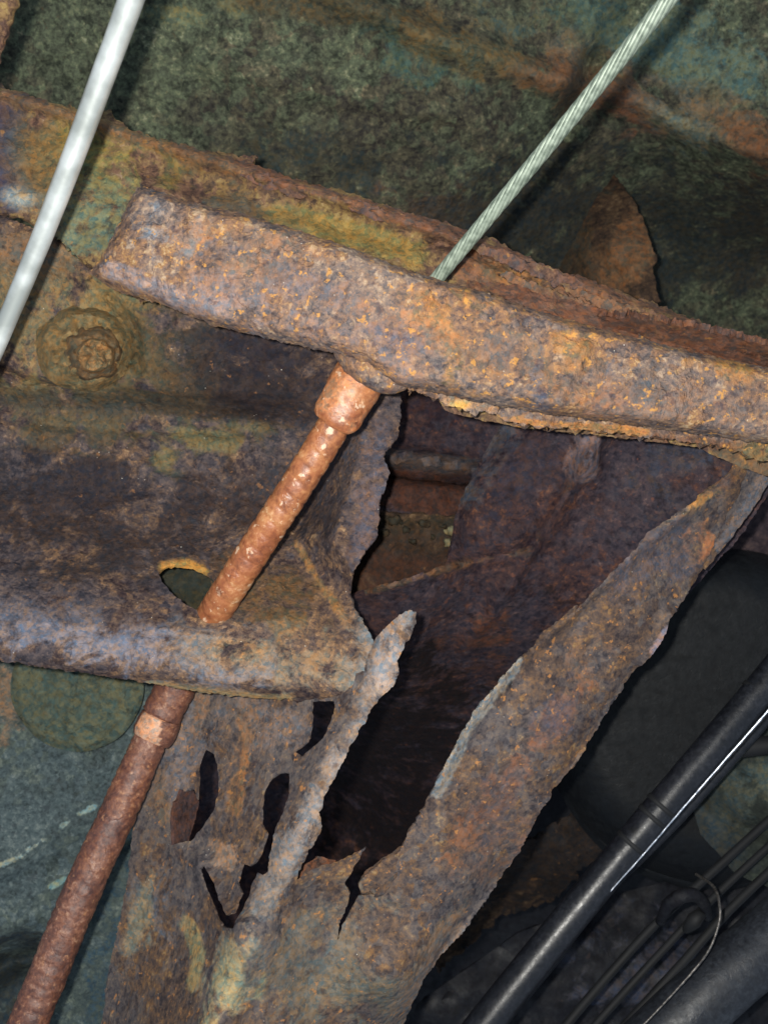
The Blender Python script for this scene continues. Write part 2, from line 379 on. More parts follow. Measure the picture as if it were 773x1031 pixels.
def disc(name, cx, cy, d, rpx, hpx_depth, mat, parent, rings=18, seg=64, prof=None, amp=.0006, tilt=(0,0), seed=0, solid=.0015, stain_shade=None, squash=1.0):
    vs = [P(cx, cy, d+(prof(0) if prof else 0))]; fs = []; wob = .13 if mat is M['flange'] else .02
    for i in range(1, rings+1):
        t = i/rings
        for k in range(seg):
            a = 2*math.pi*k/seg; r = rpx*t*(1+wob*noise.noise((math.cos(a)*2, math.sin(a)*2, seed+3)))
            x = cx+r*math.cos(a); y = cy+r*math.sin(a)*squash
            z = d+(prof(t) if prof else 0)+amp*noise.fractal((x*.09, y*.09, seed), .9, 2, 3)+tilt[0]*(x-cx)+tilt[1]*(y-cy)
            vs.append(P(x, y, z))
    for k in range(seg): fs.append((0, 1+k, 1+(k+1) % seg))
    for i in range(rings-1):
        for k in range(seg):
            a = 1+i*seg+k; b = 1+i*seg+(k+1) % seg; fs.append((a, a+seg, b+seg, b))
    fs = [f[::-1] for f in fs]
    a, b_, c_ = (vs[j] for j in fs[0][:3])
    if (b_-a).cross(c_-a).z > 0: fs = [f[::-1] for f in fs]
    st = None
    if stain_shade: st = [lin(stain_shade)[:3]+(1.0,)]*len(vs)
    return mesh_obj(name, vs, fs, mat, parent, st, True, solid)
pt = disc('drain_plug', 78, 690, .690, 67, 0, M['floor'], None, prof=lambda t: .004*t if t < .84 else .0034+((t-.84)/.16)**1.3*.005, stain_shade=(82,88,74), amp=.0035, seed=3, solid=.003)
tag(pt, 'round flat olive green plug just below the rusty hollow crossmember at left', 'plug')

# ------------------------------------------------------------------ crossmember
cm = thing('crossmember', P(150,520,.60), 'long hollow rusted crossmember with an oval hole, running across the left middle', 'crossmember')
PROF = np.array([(150,.590),(262,.590),(275,.602),(330,.606),(378,.606),(392,.624),(430,.632),(480,.628),(520,.612),(556,.592),(590,.570),(615,.560),(638,.553),(656,.549),(665,.551),(674,.560),(700,.59)])
def cross_depth(q):
    s = q[:,1]-.1*q[:,0]
    d = np.interp(s, PROF[:,0], PROF[:,1])
    # smooth a little
    for o in (-9, 9): d = d+np.interp(s+o, PROF[:,0], PROF[:,1])
    d /= 3
    # right of the crease the sheet lies flatter and comes forward
    xc = np.interp(q[:,1], [330,470,545,580,635,700], [335,320,295,318,355,385])
    t = np.clip((q[:,0]-xc)/40., 0, 1); flat = .604-.052*np.clip((q[:,1]-400)/280., 0, 1)
    return d*(1-t)+flat*t
body = [(-420,150),(-60,205),(0,216),(60,240),(110,272),(200,290),(330,325),(430,340),(410,390),(405,396),(403,420),(400,440),(391,450),(386,461),(392,476),(386,494),(381,506),(382,520),(380,536),(377,546),
        (368,553),(361,567),(353,580),(351,596),(357,612),(366,627),(374,640),(384,660),(380,688),(345,700),(300,706),(250,702),(200,697),(160,689),(100,680),(50,673),(0,665),(-60,655),(-420,612)]
hole = [(160,576),(168,571),(180,569),(195,571),(208,577),(222,588),(234,602),(238,612),(230,619),(215,619),(200,615),(186,608),(172,596),(163,585)]
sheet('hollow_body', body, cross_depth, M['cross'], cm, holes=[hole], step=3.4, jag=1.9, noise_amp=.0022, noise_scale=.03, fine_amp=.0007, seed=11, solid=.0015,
      ridges=[([(0,368),(22,382),(60,390),(110,386),(135,360)], .006, 3.5, 2), ([(296,545),(320,580),(350,630),(366,668)], -.004, 5, 1.5), ([(140,372),(136,330),(110,300)], .006, 5, 2),
              ([(130,440),(160,470),(200,480)], .003, 5, 2), ([(0,420),(60,428),(130,432),(250,436)], -.004, 7, 2), ([(0,211),(50,226),(95,268)], .008, 3.5, 2)],
      stains_shade=[((90,350,78,60,0), (124,108,72), 1.0), ((20,300,60,50,0), (116,100,72), .95), ((55,395,40,10,0), (96,88,64), .8), ((150,405,60,16,10), (74,66,50), .8),  ((90,437,90,14,4), (78,68,54), .7),
              ((250,385,110,50,12), (34,27,29), .95), ((240,505,90,34,4), (44,35,36), .8), ((345,420,34,60,10), (56,46,48), .6), ((60,520,190,60,6), (50,42,42), .8), ((150,510,120,30,0), (52,42,42), .75),  # dark patches here and on the next line paint crossbar shadow over grime
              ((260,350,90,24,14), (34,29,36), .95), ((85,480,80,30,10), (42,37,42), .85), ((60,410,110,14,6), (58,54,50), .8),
              (([(-40,618),(60,632),(160,650),(230,662)], 28), (116,110,116), .6), (([(200,650),(300,668),(370,680)], 24), (124,110,94), .62),
              ((285,610,60,40,30), (112,86,54), .65), ((350,470,40,70,100), (84,74,74), .7), ((240,655,22,12,0),(168,134,84),.6), 
              (([(150,688),(220,698),(290,704)], 4), (148,126,88), .9), (([(165,571),(190,568),(208,575)], 4), (176,134,70), 1.0), (([(300,550),(322,585),(352,632)], 5), (134,102,66), .9), ((372,500,14,90,8), (98,86,90), .7),
              ((20,250,60,22,10), (108,88,74), .8), ((375,650,20,40,0), (128,118,112), .8), ((205,442,44,12,6), (104,96,68), 1.0), ((165,462,16,14,40), (100,92,66), 1.0), ((75,425,60,8,6), (84,76,58), .9), ((250,430,30,5,4), (90,82,60), .9)])
sheet('back_wall', [(-380,330),(330,380),(360,640),(330,665),(150,655),(-380,600)], [(-380,330,.70),(330,380,.69),(360,640,.67),(-380,600,.68),(190,600,.648)], M['gusset'], cm, step=8, jag=0, seed=13, solid=.002, stains_shade=[((190,600,90,60,0), (38,41,33), 1.0)])  # wall coloured darker behind the oval hole
# upper flange
upper = [(-420,30),(-60,66),(0,86),(30,95),(60,104),(90,112),(112,110),(120,124),(150,136),(200,150),(225,154),(260,158),(255,164),(300,180),(350,193),(400,210),(450,225),(500,243),(550,268),(600,284),(650,303),(700,322),(773,350),(900,390),(1150,470),(1150,560),(800,450),(600,400),(400,345),(250,310),(140,300),(110,284),(92,268),(62,243),(50,232),(0,212),(-60,200),(-420,150)]
sheet('upper_flange', upper, [(-420,30,.60),(0,90,.60),(0,190,.583),(100,130,.60),(100,230,.578),(260,170,.60),(260,260,.575),(450,235,.59),(450,300,.575),(773,352,.585),(773,420,.57),(1150,520,.59)],
      M['flange'], cm, step=4, jag=3.0, noise_amp=.004, noise_scale=.030, fine_amp=.0009, seed=15, solid=.003,
      ridges=[([(-60,76),(60,112),(200,158),(350,203),(500,253),(650,313),(773,360)], -.010, 8, 2), ([(150,170),(260,205),(400,245)], .006, 12, 2),
              ([(450,255),(560,290),(660,322),(773,355)], -.006, 7, 2), ([(430,240),(520,275),(640,315)], .005, 5, 2)],
      stains_shade=[((10,145,28,60,-15), (68,60,76), .95), ((85,160,55,40,20), (122,112,64), .8), ((110,225,45,35,20), (112,118,92), .9), ((75,225,40,24,20), (98,106,86), .75),
              ((22,199,16,8,10), (170,168,156), .9), ((45,165,22,40,0), (120,94,54), .7),
              (([(230,165),(350,200),(500,252),(620,298),(773,356)], 9), (112,80,64), .85), (([(0,95),(60,112),(140,140),(230,168)], 7), (112,86,66), .9),
              ((235,208,42,18,15), (92,84,72), .8), (([(280,215),(350,235),(420,255)], 14), (130,110,62), .85), ((200,180,50,14,15), (106,84,50), .7),
              (([(460,258),(560,295),(680,330),(773,362)], 16), (112,80,62), .8), ((520,280,28,10,20), (140,104,56), .6), ((120,255,20,14,40), (80,92,80), .8)])
# flaking layers lying under the crossbar on the right
sheet('rust_flake', [(470,282),(520,288),(560,300),(610,312),(650,330),(700,340),(773,356),(900,385),(900,440),(773,400),(620,372),(520,330)], [(470,282,.556),(773,380,.552),(900,420,.56),(560,330,.545)],
      M['flange'], cm, step=4, jag=3.0, noise_amp=.002, seed=17, solid=.004, fine_amp=.0012, stains_shade=[((640,335,200,26,14), (110,76,60), .9)])
sheet('rust_flake', [(600,318),(650,322),(700,330),(760,345),(900,372),(900,400),(760,372),(680,356),(620,340)], [(600,318,.546),(760,350,.540),(900,390,.545)],
      M['flange'], cm, step=3.5, jag=3.0, noise_amp=.002, seed=19, solid=.0035, fine_amp=.0012, stains_shade=[((740,350,160,30,14), (98,68,56), .9)])
fr2 = random.Random(5)
for i, (x0, x1, off, dp) in enumerate([(455,620,6,.577),(560,700,14,.572),(640,860,8,.570),(500,600,26,.566),(240,330,10,.590),(690,860,22,.562),(330,440,6,.586)]):
    top = []; bot = []; n = int((x1-x0)/12)
    for k in range(n+1):
        x = x0+(x1-x0)*k/n; y = float(np.interp(x, [0,200,350,500,650,773,900], [92,152,196,248,306,353,392]))+off
        env = max(0., math.sin(math.pi*k/n))**.5*(9+5*fr2.random())
        top.append((x, y-env*.35)); bot.append((x, y+env*.75))
    sheet('rust_flake', top+bot[::-1], [(x0, y, dp+.004), ((x0+x1)/2, y-20, dp-.002), (x1, y+10, dp+.004), (x0, y-60, dp+.003)], M['flange'], cm, step=3.2, jag=3.4, noise_amp=.0022, seed=70+i, solid=.0018, fine_amp=.0012,
          stains_shade=[(((x0+x1)/2, y, 140, 60, 0), (112,84,66) if i % 2 else (98,74,66), .7)])
# boss, washer and bolt head
def bump_prof(pairs):
    a = np.array(pairs)
    return lambda t: float(np.interp(t, a[:,0], a[:,1]))
bo = disc('bolt_boss', 84, 350, .590, 50, 0, M['flange'], cm, prof=bump_prof([(0,-.002),(.5,0),(.8,.005),(1,.017)]), stain_shade=(118,100,68), amp=.006, seed=9, squash=.86)
bo2 = disc('washer', 93, 355, .584, 31, 0, M['flange'], bo, prof=bump_prof([(0,0),(.7,.001),(.9,.005),(1,.014)]), stain_shade=(94,76,54), amp=.004, seed=10, squash=.92)
bo3 = disc('bolt_head', 96, 358, .574, 20, 0, M['flange'], bo, prof=bump_prof([(0,0),(.5,.001),(.85,.004),(1,.012)]), stain_shade=(128,100,66), amp=.005, seed=12, squash=.9)

# ------------------------------------------------------------------ crossbar
cb = thing('crossbar', P(430,330,.50), 'thick pitted rusty crossbar slanting from left to the right edge in front of everything', 'crossbar')
bar_top = [(140,187),(165,194),(200,206),(240,214),(300,232),(360,252),(400,268),(440,281),(480,292),(540,312),(600,330),(660,345),(720,360),(780,372),(900,395),(1120,450)]
bar_bot = [(1120,520),(900,470),(780,448),(740,443),(700,437),(650,430),(600,423),(550,417),(500,409),(450,398),(420,391),(405,389),(370,370),(345,358),(300,348),(250,336),(215,328),(180,313),(150,303),(115,292),(90,275),(100,263),(112,240),(125,213)]
def bar_depth(q):
    mx = q[:,0]
    yt = np.interp(mx, [p[0] for p in bar_top], [p[1] for p in bar_top]); bb = sorted(bar_bot[:-4]); yb = np.interp(mx, [p[0] for p in bb], [p[1] for p in bb])
    t = np.clip((q[:,1]-yt)/np.maximum(yb-yt, 1), 0, 1)
    base = np.interp(mx, [90,140,400,773,1120], [.520,.510,.498,.506,.52])
    return base+np.interp(t, [0,.08,.3,.78,.88,1.0], [.005,.001,0,.0,.002,.010])
sheet('bar_face', bar_top+bar_bot, bar_depth, M['bar'], cb, step=3.0, jag=1.6, noise_amp=.0020, noise_scale=.03, fine_amp=.0008, seed=21, solid=.013,
      roll=(10, .006), ridges=[([(560,405),(580,370),(590,350)], -.003, 6, 2), ([(405,392),(380,375),(345,360)], -.002, 8, 2)],
      stains_shade=[(([(200,290),(300,325),(350,345),(420,370)], 14), (130,108,100), .6), (([(110,275),(180,300),(260,326)], 9), (140,122,118), .8), ((165,225,22,26,0), (136,132,132), .55),
              ((580,360,18,30,15), (150,108,62), .8), ((470,350,40,30,0), (150,110,62), .6), ((540,375,30,30,0), (86,82,88), .6), ((690,400,90,20,8), (120,98,86), .7),
              ((620,375,26,20,20), (84,80,84), .65), ((730,372,40,10,12), (158,116,60), .6), ((330,300,70,14,16), (136,106,86), .55), ((300,250,60,10,17), (136,104,80), .6), ((430,330,60,14,17), (150,108,76), .6), ((450,300,60,14,14), (146,104,66), .6), ((565,345,16,30,15), (150,112,68), .65), ((600,400,30,16,8), (126,92,72), .7), ((300,285,60,22,16), (98,92,98), .7), ((400,340,40,14,16), (92,84,92), .7), ((500,350,26,28,16), (94,84,84), .75), ((250,265,24,14,16), (140,104,74), .6), ((190,235,20,26,16), (150,112,84), .7), ((655,370,18,30,12), (92,82,78), .7)])
sheet('lower_lip', [(380,372),(420,380),(520,402),(640,420),(773,438),(1100,500),(1100,530),(800,470),(757,462),(742,452),(700,446),(660,441),(600,434),(560,431),(525,428),(505,421),(492,414),(478,417),(462,411),(450,408),(430,398),(408,390)],
      [(380,372,.525),(450,405,.528),(560,425,.530),(740,448,.535),(1100,510,.55)], M['bar'], cb, step=3, jag=3.2, noise_amp=.003, fine_amp=.0015, seed=23, solid=.004,
      stains_shade=[(([(500,420),(560,428),(620,432),(650,436)], 3.5), (152,108,62), .8), (([(455,402),(490,412)], 8), (150,120,96), .8), ((463,408,8,4,0), (210,170,90), 1.0), (([(660,440),(740,450)], 4), (108,78,60), .8),
              ((770,455,30,16,0), (120,98,64), .7)])
sheet('inner_flange', [(430,392),(560,400),(760,430),(1060,500),(1060,560),(820,490),(770,478),(745,470),(700,450),(620,440),(520,430),(450,415)], [(430,392,.56),(760,440,.56),(1060,520,.575),(770,470,.565)],
      M['flange'], cb, step=4, jag=1.5, noise_amp=.002, seed=25, solid=.004, stains_shade=[((760,470,40,20,10), (104,82,60), .8)])

# ------------------------------------------------------------------ frame rail
fr_ = thing('frame_rail', P(330,900,.55), 'heavily perforated rusty box frame rail, torn open, rising from the bottom centre to the right', 'frame rail')
rail = [(200,668),(300,684),(366,676),(372,655),(380,640),(392,628),(404,618),(412,614),(419,618),(419,628),(412,642),(406,654),(400,664),(402,677),(397,689),(386,700),(374,713),(364,732),(352,753),(346,766),(336,785),(326,803),(322,820),(324,832),(318,846),(310,860),(303,874),(297,889),
        (310,880),(325,873),(340,869),(355,862),(368,853),(363,862),(357,872),(353,880),(348,890),(352,899),(350,912),(343,925),(339,948),(345,932),(353,917),(360,903),(370,900),(378,901),(372,896),(364,899),(361,892),(365,885),(378,871),(390,864),(402,857),
        (414,834),(427,814),(440,785),(455,757),(468,737),(480,712),(500,690),(517,668),(532,655),(548,634),(565,622),(580,609),(578,618),(596,599),(615,577),(640,552),(651,536),(673,522),(698,505),(714,492),(736,476),(740,458),(752,456),(750,478),
        (742,500),(730,522),(720,542),(707,572),(689,602),(675,622),(670,638),(656,660),(634,680),(607,723),(585,761),(560,791),(545,815),(522,858),(512,872),(490,905),(468,935),(445,960),(428,985),(415,1010),(404,1036),(370,1110),(300,1300),(20,1300),(95,1100),(103,1031),(108,985),(118,940),(128,890),(133,840),(140,805),(152,760),(166,712)]
H1 = [(315,707),(336,707),(335,716),(327,736),(321,745),(311,753),(303,760),(297,757),(307,751),(313,743),(315,728)]
H2 = [(280,780),(290,779),(290,798),(284,817),(276,835),(273,848),(270,862),(268,877),(264,880),(259,877),(252,889),(250,901),(243,914),(237,925),(233,935),(224,932),(218,918),(208,895),(202,875),(205,872),(214,891),(224,917),(228,923),(237,918),(240,908),(244,899),(241,887),(245,870),(252,873),(261,864),(267,848),(270,839),(264,829),(264,817),(266,798),(272,786)]
H3 = [(208,756),(214,761),(218,778),(218,798),(213,815),(202,832),(191,845),(176,849),(177,829),(178,811),(184,798),(195,797),(200,806),(202,790),(202,770)]
ridge = [(410,620),(392,665),(372,700),(345,750),(318,800),(300,845),(278,890),(250,945),(225,1000),(205,1060),(150,1300)]
ctrl = [(410,618,.548),(385,670,.553),(345,750,.548),(300,845,.538),(250,945,.528),(205,1060,.518),(150,1300,.50),
        (200,680,.612),(166,712,.622),(152,760,.620),(133,840,.610),(118,940,.600),(103,1031,.590),(20,1300,.57),(250,760,.580),(200,850,.583),(180,950,.567),(230,820,.574),
        (330,900,.548),(320,1000,.548),(345,940,.551),(300,1300,.53),(400,1000,.556),(450,850,.556),(560,700,.566),(640,600,.575),(740,480,.585),(440,800,.552),(540,660,.566),(600,700,.578),(690,580,.592),(764,500,.60),(512,865,.575),(412,1020,.575)]
def grow(h, k):
    cx = sum(p[0] for p in h)/len(h); cy = sum(p[1] for p in h)/len(h); n = len(h); A = sum(h[i][0]*h[(i+1)%n][1]-h[(i+1)%n][0]*h[i][1] for i in range(n)); sg = 1 if A > 0 else -1
    out = []
    for i in range(n):
        a, b = h[i-1], h[(i+1) % n]; tx, ty = b[0]-a[0], b[1]-a[1]; l = math.hypot(tx, ty)+1e-6
        out.append((h[i][0]+sg*ty/l*k, h[i][1]-sg*tx/l*k))
    return out
H1 = grow(H1, 1.6); H2 = grow(H2, 1.3); H3 = grow(H3, 2.2)
sheet('rail_shell', rail, ctrl, M['rail'], fr_, holes=[H1, H2, H3], step=3.6, jag=1.7, noise_amp=.0018, noise_scale=.03, fine_amp=.0007, seed=31, solid=.0013,
      ridges=[(ridge, -.011, 25, 2.4), ([(200,868),(225,925),(243,930)], -.003, 9, 2), ([(180,700),(170,760),(178,850),(200,870)], -.003, 12, 2), ([(440,790),(480,716),(520,668),(580,615),(640,555),(700,508)], -.006, 6, 1.6),
              ([(660,655),(672,635),(676,620)], -.006, 8, 2), ([(560,790),(607,722),(640,675)], .006, 8, 1.5), ([(512,870),(445,958),(408,1030)], .010, 12, 1.5), ([(700,590),(740,530),(752,500)], .006, 5, 2)],
      stains_shade=[((ridge[:-2], 16), (118,108,102), .62), (([(360,720),(320,800),(290,870)], 9), (134,122,116), .55), ((230,990,20,46,12), (142,134,100), .85), (([(190,930),(200,960),(196,990)], 6), (136,120,84), .8), (([(150,880),(146,920),(152,950)], 4), (138,124,92), .75), (([(160,780),(164,830)], 4), (126,96,64), .7), (([(240,720),(246,770),(240,820)], 4), (132,92,58), .75), (([(205,705),(200,735)], 5), (140,104,70), .8), (([(450,860),(520,770),(590,690)], 9), (122,82,54), .7), (([(470,900),(430,960)], 8), (112,96,80), .7), ((560,720,30,16,-50), (72,68,78), .8), ((500,800,40,18,-50), (70,62,68), .7), ((215,1020,14,30,10), (150,142,110), .7),
              (([(395,640),(385,690)], 14), (146,132,126), .75), ((180,760,30,60,0), (100,92,92), .7), ((250,730,60,30,10), (104,92,88), .6), ((225,860,20,12,40), (134,112,96), .8), ((240,760,14,40,5), (128,98,70), .6),
              ((150,920,28,60,10), (98,92,92), .6), ((135,940,10,34,10), (140,128,98), .6), ((320,960,50,70,20), (98,90,80), .7), ((370,1010,50,40,0), (104,98,84), .6), ((430,985,14,60,35), (126,108,98), .8),
              (([(440,800),(470,735),(500,690),(520,668)], 5), (124,122,118), .85), (([(660,655),(672,635)], 6), (120,106,112), .8), ((670,520,9,4,-30), (170,144,116), .8), ((704,504,14,5,-30), (180,136,76), .9), ((712,545,14,12,0), (160,104,60), .7),
              ((660,560,60,34,-40), (86,76,78), .65), ((590,660,50,26,-50), (104,82,70), .5), ((730,480,24,24,0), (96,72,58), .6), ((480,850,40,60,30), (100,78,68), .5)])
# bent flap and curled lobe
sheet('bent_flap', [(176,850),(174,826),(177,808),(184,796),(194,794),(201,808),(196,828),(190,848)], [(176,850,.592),(184,796,.600),(201,815,.612)], M['inner'], fr_, step=3, jag=.8, seed=33, solid=.002, stains_shade=[((186,830,30,40,0),(76,56,52),1.)])
sheet('curled_lip', [(364,900),(360,889),(368,877),(382,866),(396,857),(410,846),(408,862),(398,882),(384,900),(374,904)], [(364,900,.556),(382,866,.562),(410,846,.566),(398,882,.549)], M['rail'], fr_, step=3, jag=1, seed=36, solid=.0013, stains_shade=[((384,880,30,20,-40),(84,68,58),.8)])
sheet('inner_lip', [(300,888),(305,872),(320,862),(338,866),(330,900)], [(300,888,.56),(320,862,.57),(330,900,.565)], M['inner'], fr_, step=3, jag=1, seed=34, solid=.002, stains_shade=[((318,875,30,30,0),(92,64,50),1.)])
# second layer of the right flange
sheet('outer_flange', [(745,470),(770,455),(850,400),(880,400),(800,450),(776,480),(764,503),(750,523),(735,543),(722,558),(710,574),(704,568),(715,545),(730,515)], [(760,470,.592),(800,440,.59),(712,572,.604),(770,510,.605)],
      M['rail'], fr_, step=3.5, jag=1.0, seed=35, solid=.002, stains_shade=[(([(722,552),(752,512),(773,478)], 6), (104,94,92), .8)])
# inside walls
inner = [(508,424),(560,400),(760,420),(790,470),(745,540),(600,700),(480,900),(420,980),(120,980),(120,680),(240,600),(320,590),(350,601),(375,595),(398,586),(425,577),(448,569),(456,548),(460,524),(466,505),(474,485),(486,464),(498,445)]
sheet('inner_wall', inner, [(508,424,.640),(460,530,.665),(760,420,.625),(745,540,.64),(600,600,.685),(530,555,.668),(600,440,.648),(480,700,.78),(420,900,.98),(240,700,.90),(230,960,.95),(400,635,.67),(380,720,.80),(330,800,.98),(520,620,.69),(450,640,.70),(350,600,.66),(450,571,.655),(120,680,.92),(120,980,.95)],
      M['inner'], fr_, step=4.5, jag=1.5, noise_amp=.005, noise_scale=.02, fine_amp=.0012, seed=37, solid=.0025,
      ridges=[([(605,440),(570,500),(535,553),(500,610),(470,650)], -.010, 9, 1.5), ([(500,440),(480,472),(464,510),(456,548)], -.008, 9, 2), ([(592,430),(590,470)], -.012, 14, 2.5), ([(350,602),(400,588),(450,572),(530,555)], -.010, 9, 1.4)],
      stains_shade=[(([(512,432),(496,455),(478,480),(466,508)], 9), (78,78,82), .75), (([(590,436),(588,470)], 11), (118,100,100), .9), ((490,635,30,24,0), (92,60,48), .75), (([(600,440),(560,515),(530,560)], 3), (84,62,52), .45),
              ((700,460,50,22,0), (58,56,64), .75), ((660,500,40,40,0), (62,56,62), .5), (([(370,597),(450,572),(530,554)], 3), (92,70,54), .6), ((400,760,80,100,30), (26,17,16), .8), ((400,840,70,60,0), (22,14,14), .9), ((520,480,40,70,20), (52,42,48), .6)])  # near-black patches paint the deep cavity's shade into the colour
# back of the pocket: stepped plates
bk = thing('spring_bracket', P(440,520,.70), 'dark stepped brown plates seen through the torn hole between crossmember and rail', 'bracket')
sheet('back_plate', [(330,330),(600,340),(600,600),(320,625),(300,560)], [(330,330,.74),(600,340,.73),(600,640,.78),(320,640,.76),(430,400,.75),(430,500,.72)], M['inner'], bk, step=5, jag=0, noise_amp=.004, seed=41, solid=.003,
      ridges=[([(370,458),(420,462),(500,478)], -.020, 6, 2), ([(370,478),(500,492)], .02, 4, 2)], stains_shade=[((430,500,80,24,8), (64,40,32), .85), ((430,465,70,5,6), (86,78,76), .9), ((440,400,70,34,8), (44,30,36), .7)])
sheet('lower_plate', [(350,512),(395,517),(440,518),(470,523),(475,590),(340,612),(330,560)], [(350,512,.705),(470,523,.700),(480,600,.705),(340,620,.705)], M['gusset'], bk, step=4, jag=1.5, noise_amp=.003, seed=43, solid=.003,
      stains_shade=[(([(340,530),(460,535)], 13), (46,40,30), .9), ((410,570,90,26,0), (56,36,28), .95), ((430,552,30,8,0), (40,32,26), .8)])
for (x, y, r) in [(455,536,5.5),(452,547,4),(445,531,2.5),(398,525,6),(409,533,3),(426,527,4),(436,541,2.2),(387,536,3),(416,546,2.5)]:
    vs, fs = tube('', [(x-r, y, .702, PX(r*.5,.69)),(x, y-r*.2, .699, PX(r*.95,.69)),(x+r, y+r*.2, .702, PX(r*.45,.69))], None, raw=True, n=5, seg=10, amp=PX(4.5,.69), scale=330, seed=x*1.7)
    bright = x > 450
    o = mesh_obj('rust_crumb', vs, fs, M['greengrey'] if bright else M['gusset'], None, [lin((124,112,82) if bright else (52,44,32))[:3]+(.9,)]*len(vs))
    num = {455:'largest pale rust crumb on the dark plate in the torn opening', 452:'pale crumb just below the largest pale crumb in the torn opening'}
    tag(o, num.get(x, 'small brown rust crumb among debris on the dark plate in the torn opening'), 'rust crumb', 'loose crumbs in the torn opening')

# ------------------------------------------------------------------ cables
rod = thing('brake_line', P(60,160,.45), 'smooth bright white coated line crossing the upper left corner', 'brake line')
tube('line', [(160,-84,.405,PX(14,.405)),(132,0,.425,PX(12.8,.425)),(102,82,.443,PX(12.0,.443)),(72,163,.460,PX(11.2,.460)),(42,240,.476,PX(10.4,.476)),(12,312,.490,PX(9.6,.490)),(-24,395,.505,PX(9.2,.505))], M['whiterod'], rod, seg=40, n=14, amp=.00008, scale=70)
hose = thing('ribbed_hose', P(5,0,.46), 'tan ribbed hose just entering the top left corner', 'hose')
tube('hose_wall', [(60,-150,.44,PX(17,.45)),(22,-60,.45,PX(16,.45)),(0,10,.46,PX(15,.46)),(-30,95,.47,PX(15,.47)),(-80,220,.48,PX(15,.48))], M['flange'], hose, seg=24, n=60, radf=lambda L, a, i: 1+.06*math.sin(L*2*math.pi/.006), amp=.0006)
# stranded cable
sc_ = thing('stranded_cable', P(560,140,.47), 'twisted grey steel cable running down to the crossbar from the upper right', 'cable')
c0 = P(705,-40,.44); c1 = P(430,292,.535); ax = (c1-c0); LL = ax.length; ax.normalize(); u = ax.cross(Vector((0,0,1))).normalized(); v = ax.cross(u)
vs = []; fs = []; NS = 9; R = PX(8.4,.44)
for sidx in range(NS):
    base = len(vs); ph = 2*math.pi*sidx/NS; n = 150; rs_ = R*math.sin(math.pi/NS)*1.12
    for i in range(n+1):
        t = i/n; a = ph-t*LL/.034*2*math.pi*.55; sag = (u*.0004*math.sin(math.pi*t))
        rr = R*(1-.03*t)-rs_*.6
        cpt = c0+ax*(LL*t)+sag+(u*math.cos(a)+v*math.sin(a))*rr
        for k in range(8):
            b = 2*math.pi*k/8; er = (u*math.cos(a)+v*math.sin(a)); et = (v*math.cos(a)-u*math.sin(a))
            vs.append(cpt+(er*math.cos(b)*.8+et*math.sin(b))*rs_)
    for i in range(n):
        for k in range(8):
            a_ = base+i*8+k; b_ = base+i*8+(k+1) % 8; fs.append((a_, b_, b_+8, a_+8))
mesh_obj('wire_strands', vs, fs, M['steelwire'], sc_)
vs, fs = tube('', [(705,-40,.44,R*.72),(430,292,.535,R*.72)], None, raw=True, n=8, seg=12)
cc = [c0+ax*(LL*i/8)+u*.0004*math.sin(math.pi*i/8) for i in range(9)]
vs2 = [cc[i//12]+(u*math.cos(2*math.pi*(i%12)/12)+v*math.sin(2*math.pi*(i%12)/12))*R*.72 for i in range(9*12)]
mesh_obj('wire_core', vs2, fs, M['steelwire'], sc_)
# conduit
cd = thing('cable_conduit', P(230,590,.56), 'orange rusted spiral conduit leaving the crossbar, passing through the oval hole to the bottom left', 'conduit')
def spiral(pitch, depth):
    def f(L, a, i):
        x = (L/pitch+a/(2*math.pi)) % 1.0
        return 1-depth*math.exp(-((x-.5)/.09)**2)
    return f
pth = [(360,385,.530,.0086),(337,427,.532,.0083),(300,487,.538,.0083),(262,545,.548,.0084),(226,601,.562,.0086),(196,650,.593,.0090),(172,697,.600,.0090),(150,748,.596,.0094),(122,812,.586,.0098),(88,886,.576,.0100),(55,965,.568,.0100),(25,1040,.56,.0100),(-30,1180,.55,.0100)]
tube('conduit_tube', pth[:5]+pth[5:6], M['conduit'], cd, seg=32, n=34, radf=spiral(.0080,.075), amp=.00022, scale=150)
tube('conduit_tube', pth[5:], M['conduit_old'], cd, seg=32, n=40, radf=spiral(.0060,.035), amp=.0006, scale=240)
fe = tube('ferrule', [(385,340,.536,.0130),(367,372,.531,.0128),(352,397,.529,.0124),(341,418,.529,.0118),(336.5,426,.530,.0098)], M['conduit'], cd, seg=36, n=10, amp=.0009, scale=170)
for p_, k_ in ((fe, .9),):
    at_ = p_.data.color_attributes['stain_shade']
    for i in range(len(p_.data.vertices)): at_.data[i].color = lin((170,116,80))[:3]+(.45*k_,)
tube('collar', [(408,386,.522,.0035),(394,382,.519,.0075),(372,369,.518,.0095),(350,354,.520,.007),(338,346,.524,.003)], M['bar'], fe, seg=24, n=8, amp=.001, scale=160)
tube('collar', [(180,688,.5995,.0108),(172,702,.5990,.0109),(163,720,.5985,.0110)], M['conduit_old'], cd, seg=32, n=10, amp=.0005, radf=spiral(.007,.06))
cr = tube('end_ring', [(163,722,.5978,.0110),(160,729,.5975,.0117),(155,739,.597,.0117),(152,745,.5965,.0104)], M['conduit_old'], cd, seg=32, n=5, amp=.0004)
a = cr.data.color_attributes['stain_shade']
for i, vv in enumerate(cr.data.vertices):
    wv = vv.co+cr.location+cd.location; ring = wv.z < .592 and wv.x < P(163,730,.59).x
    a.data[i].color = lin((184,140,112))[:3]+(.85 if ring else 0,)

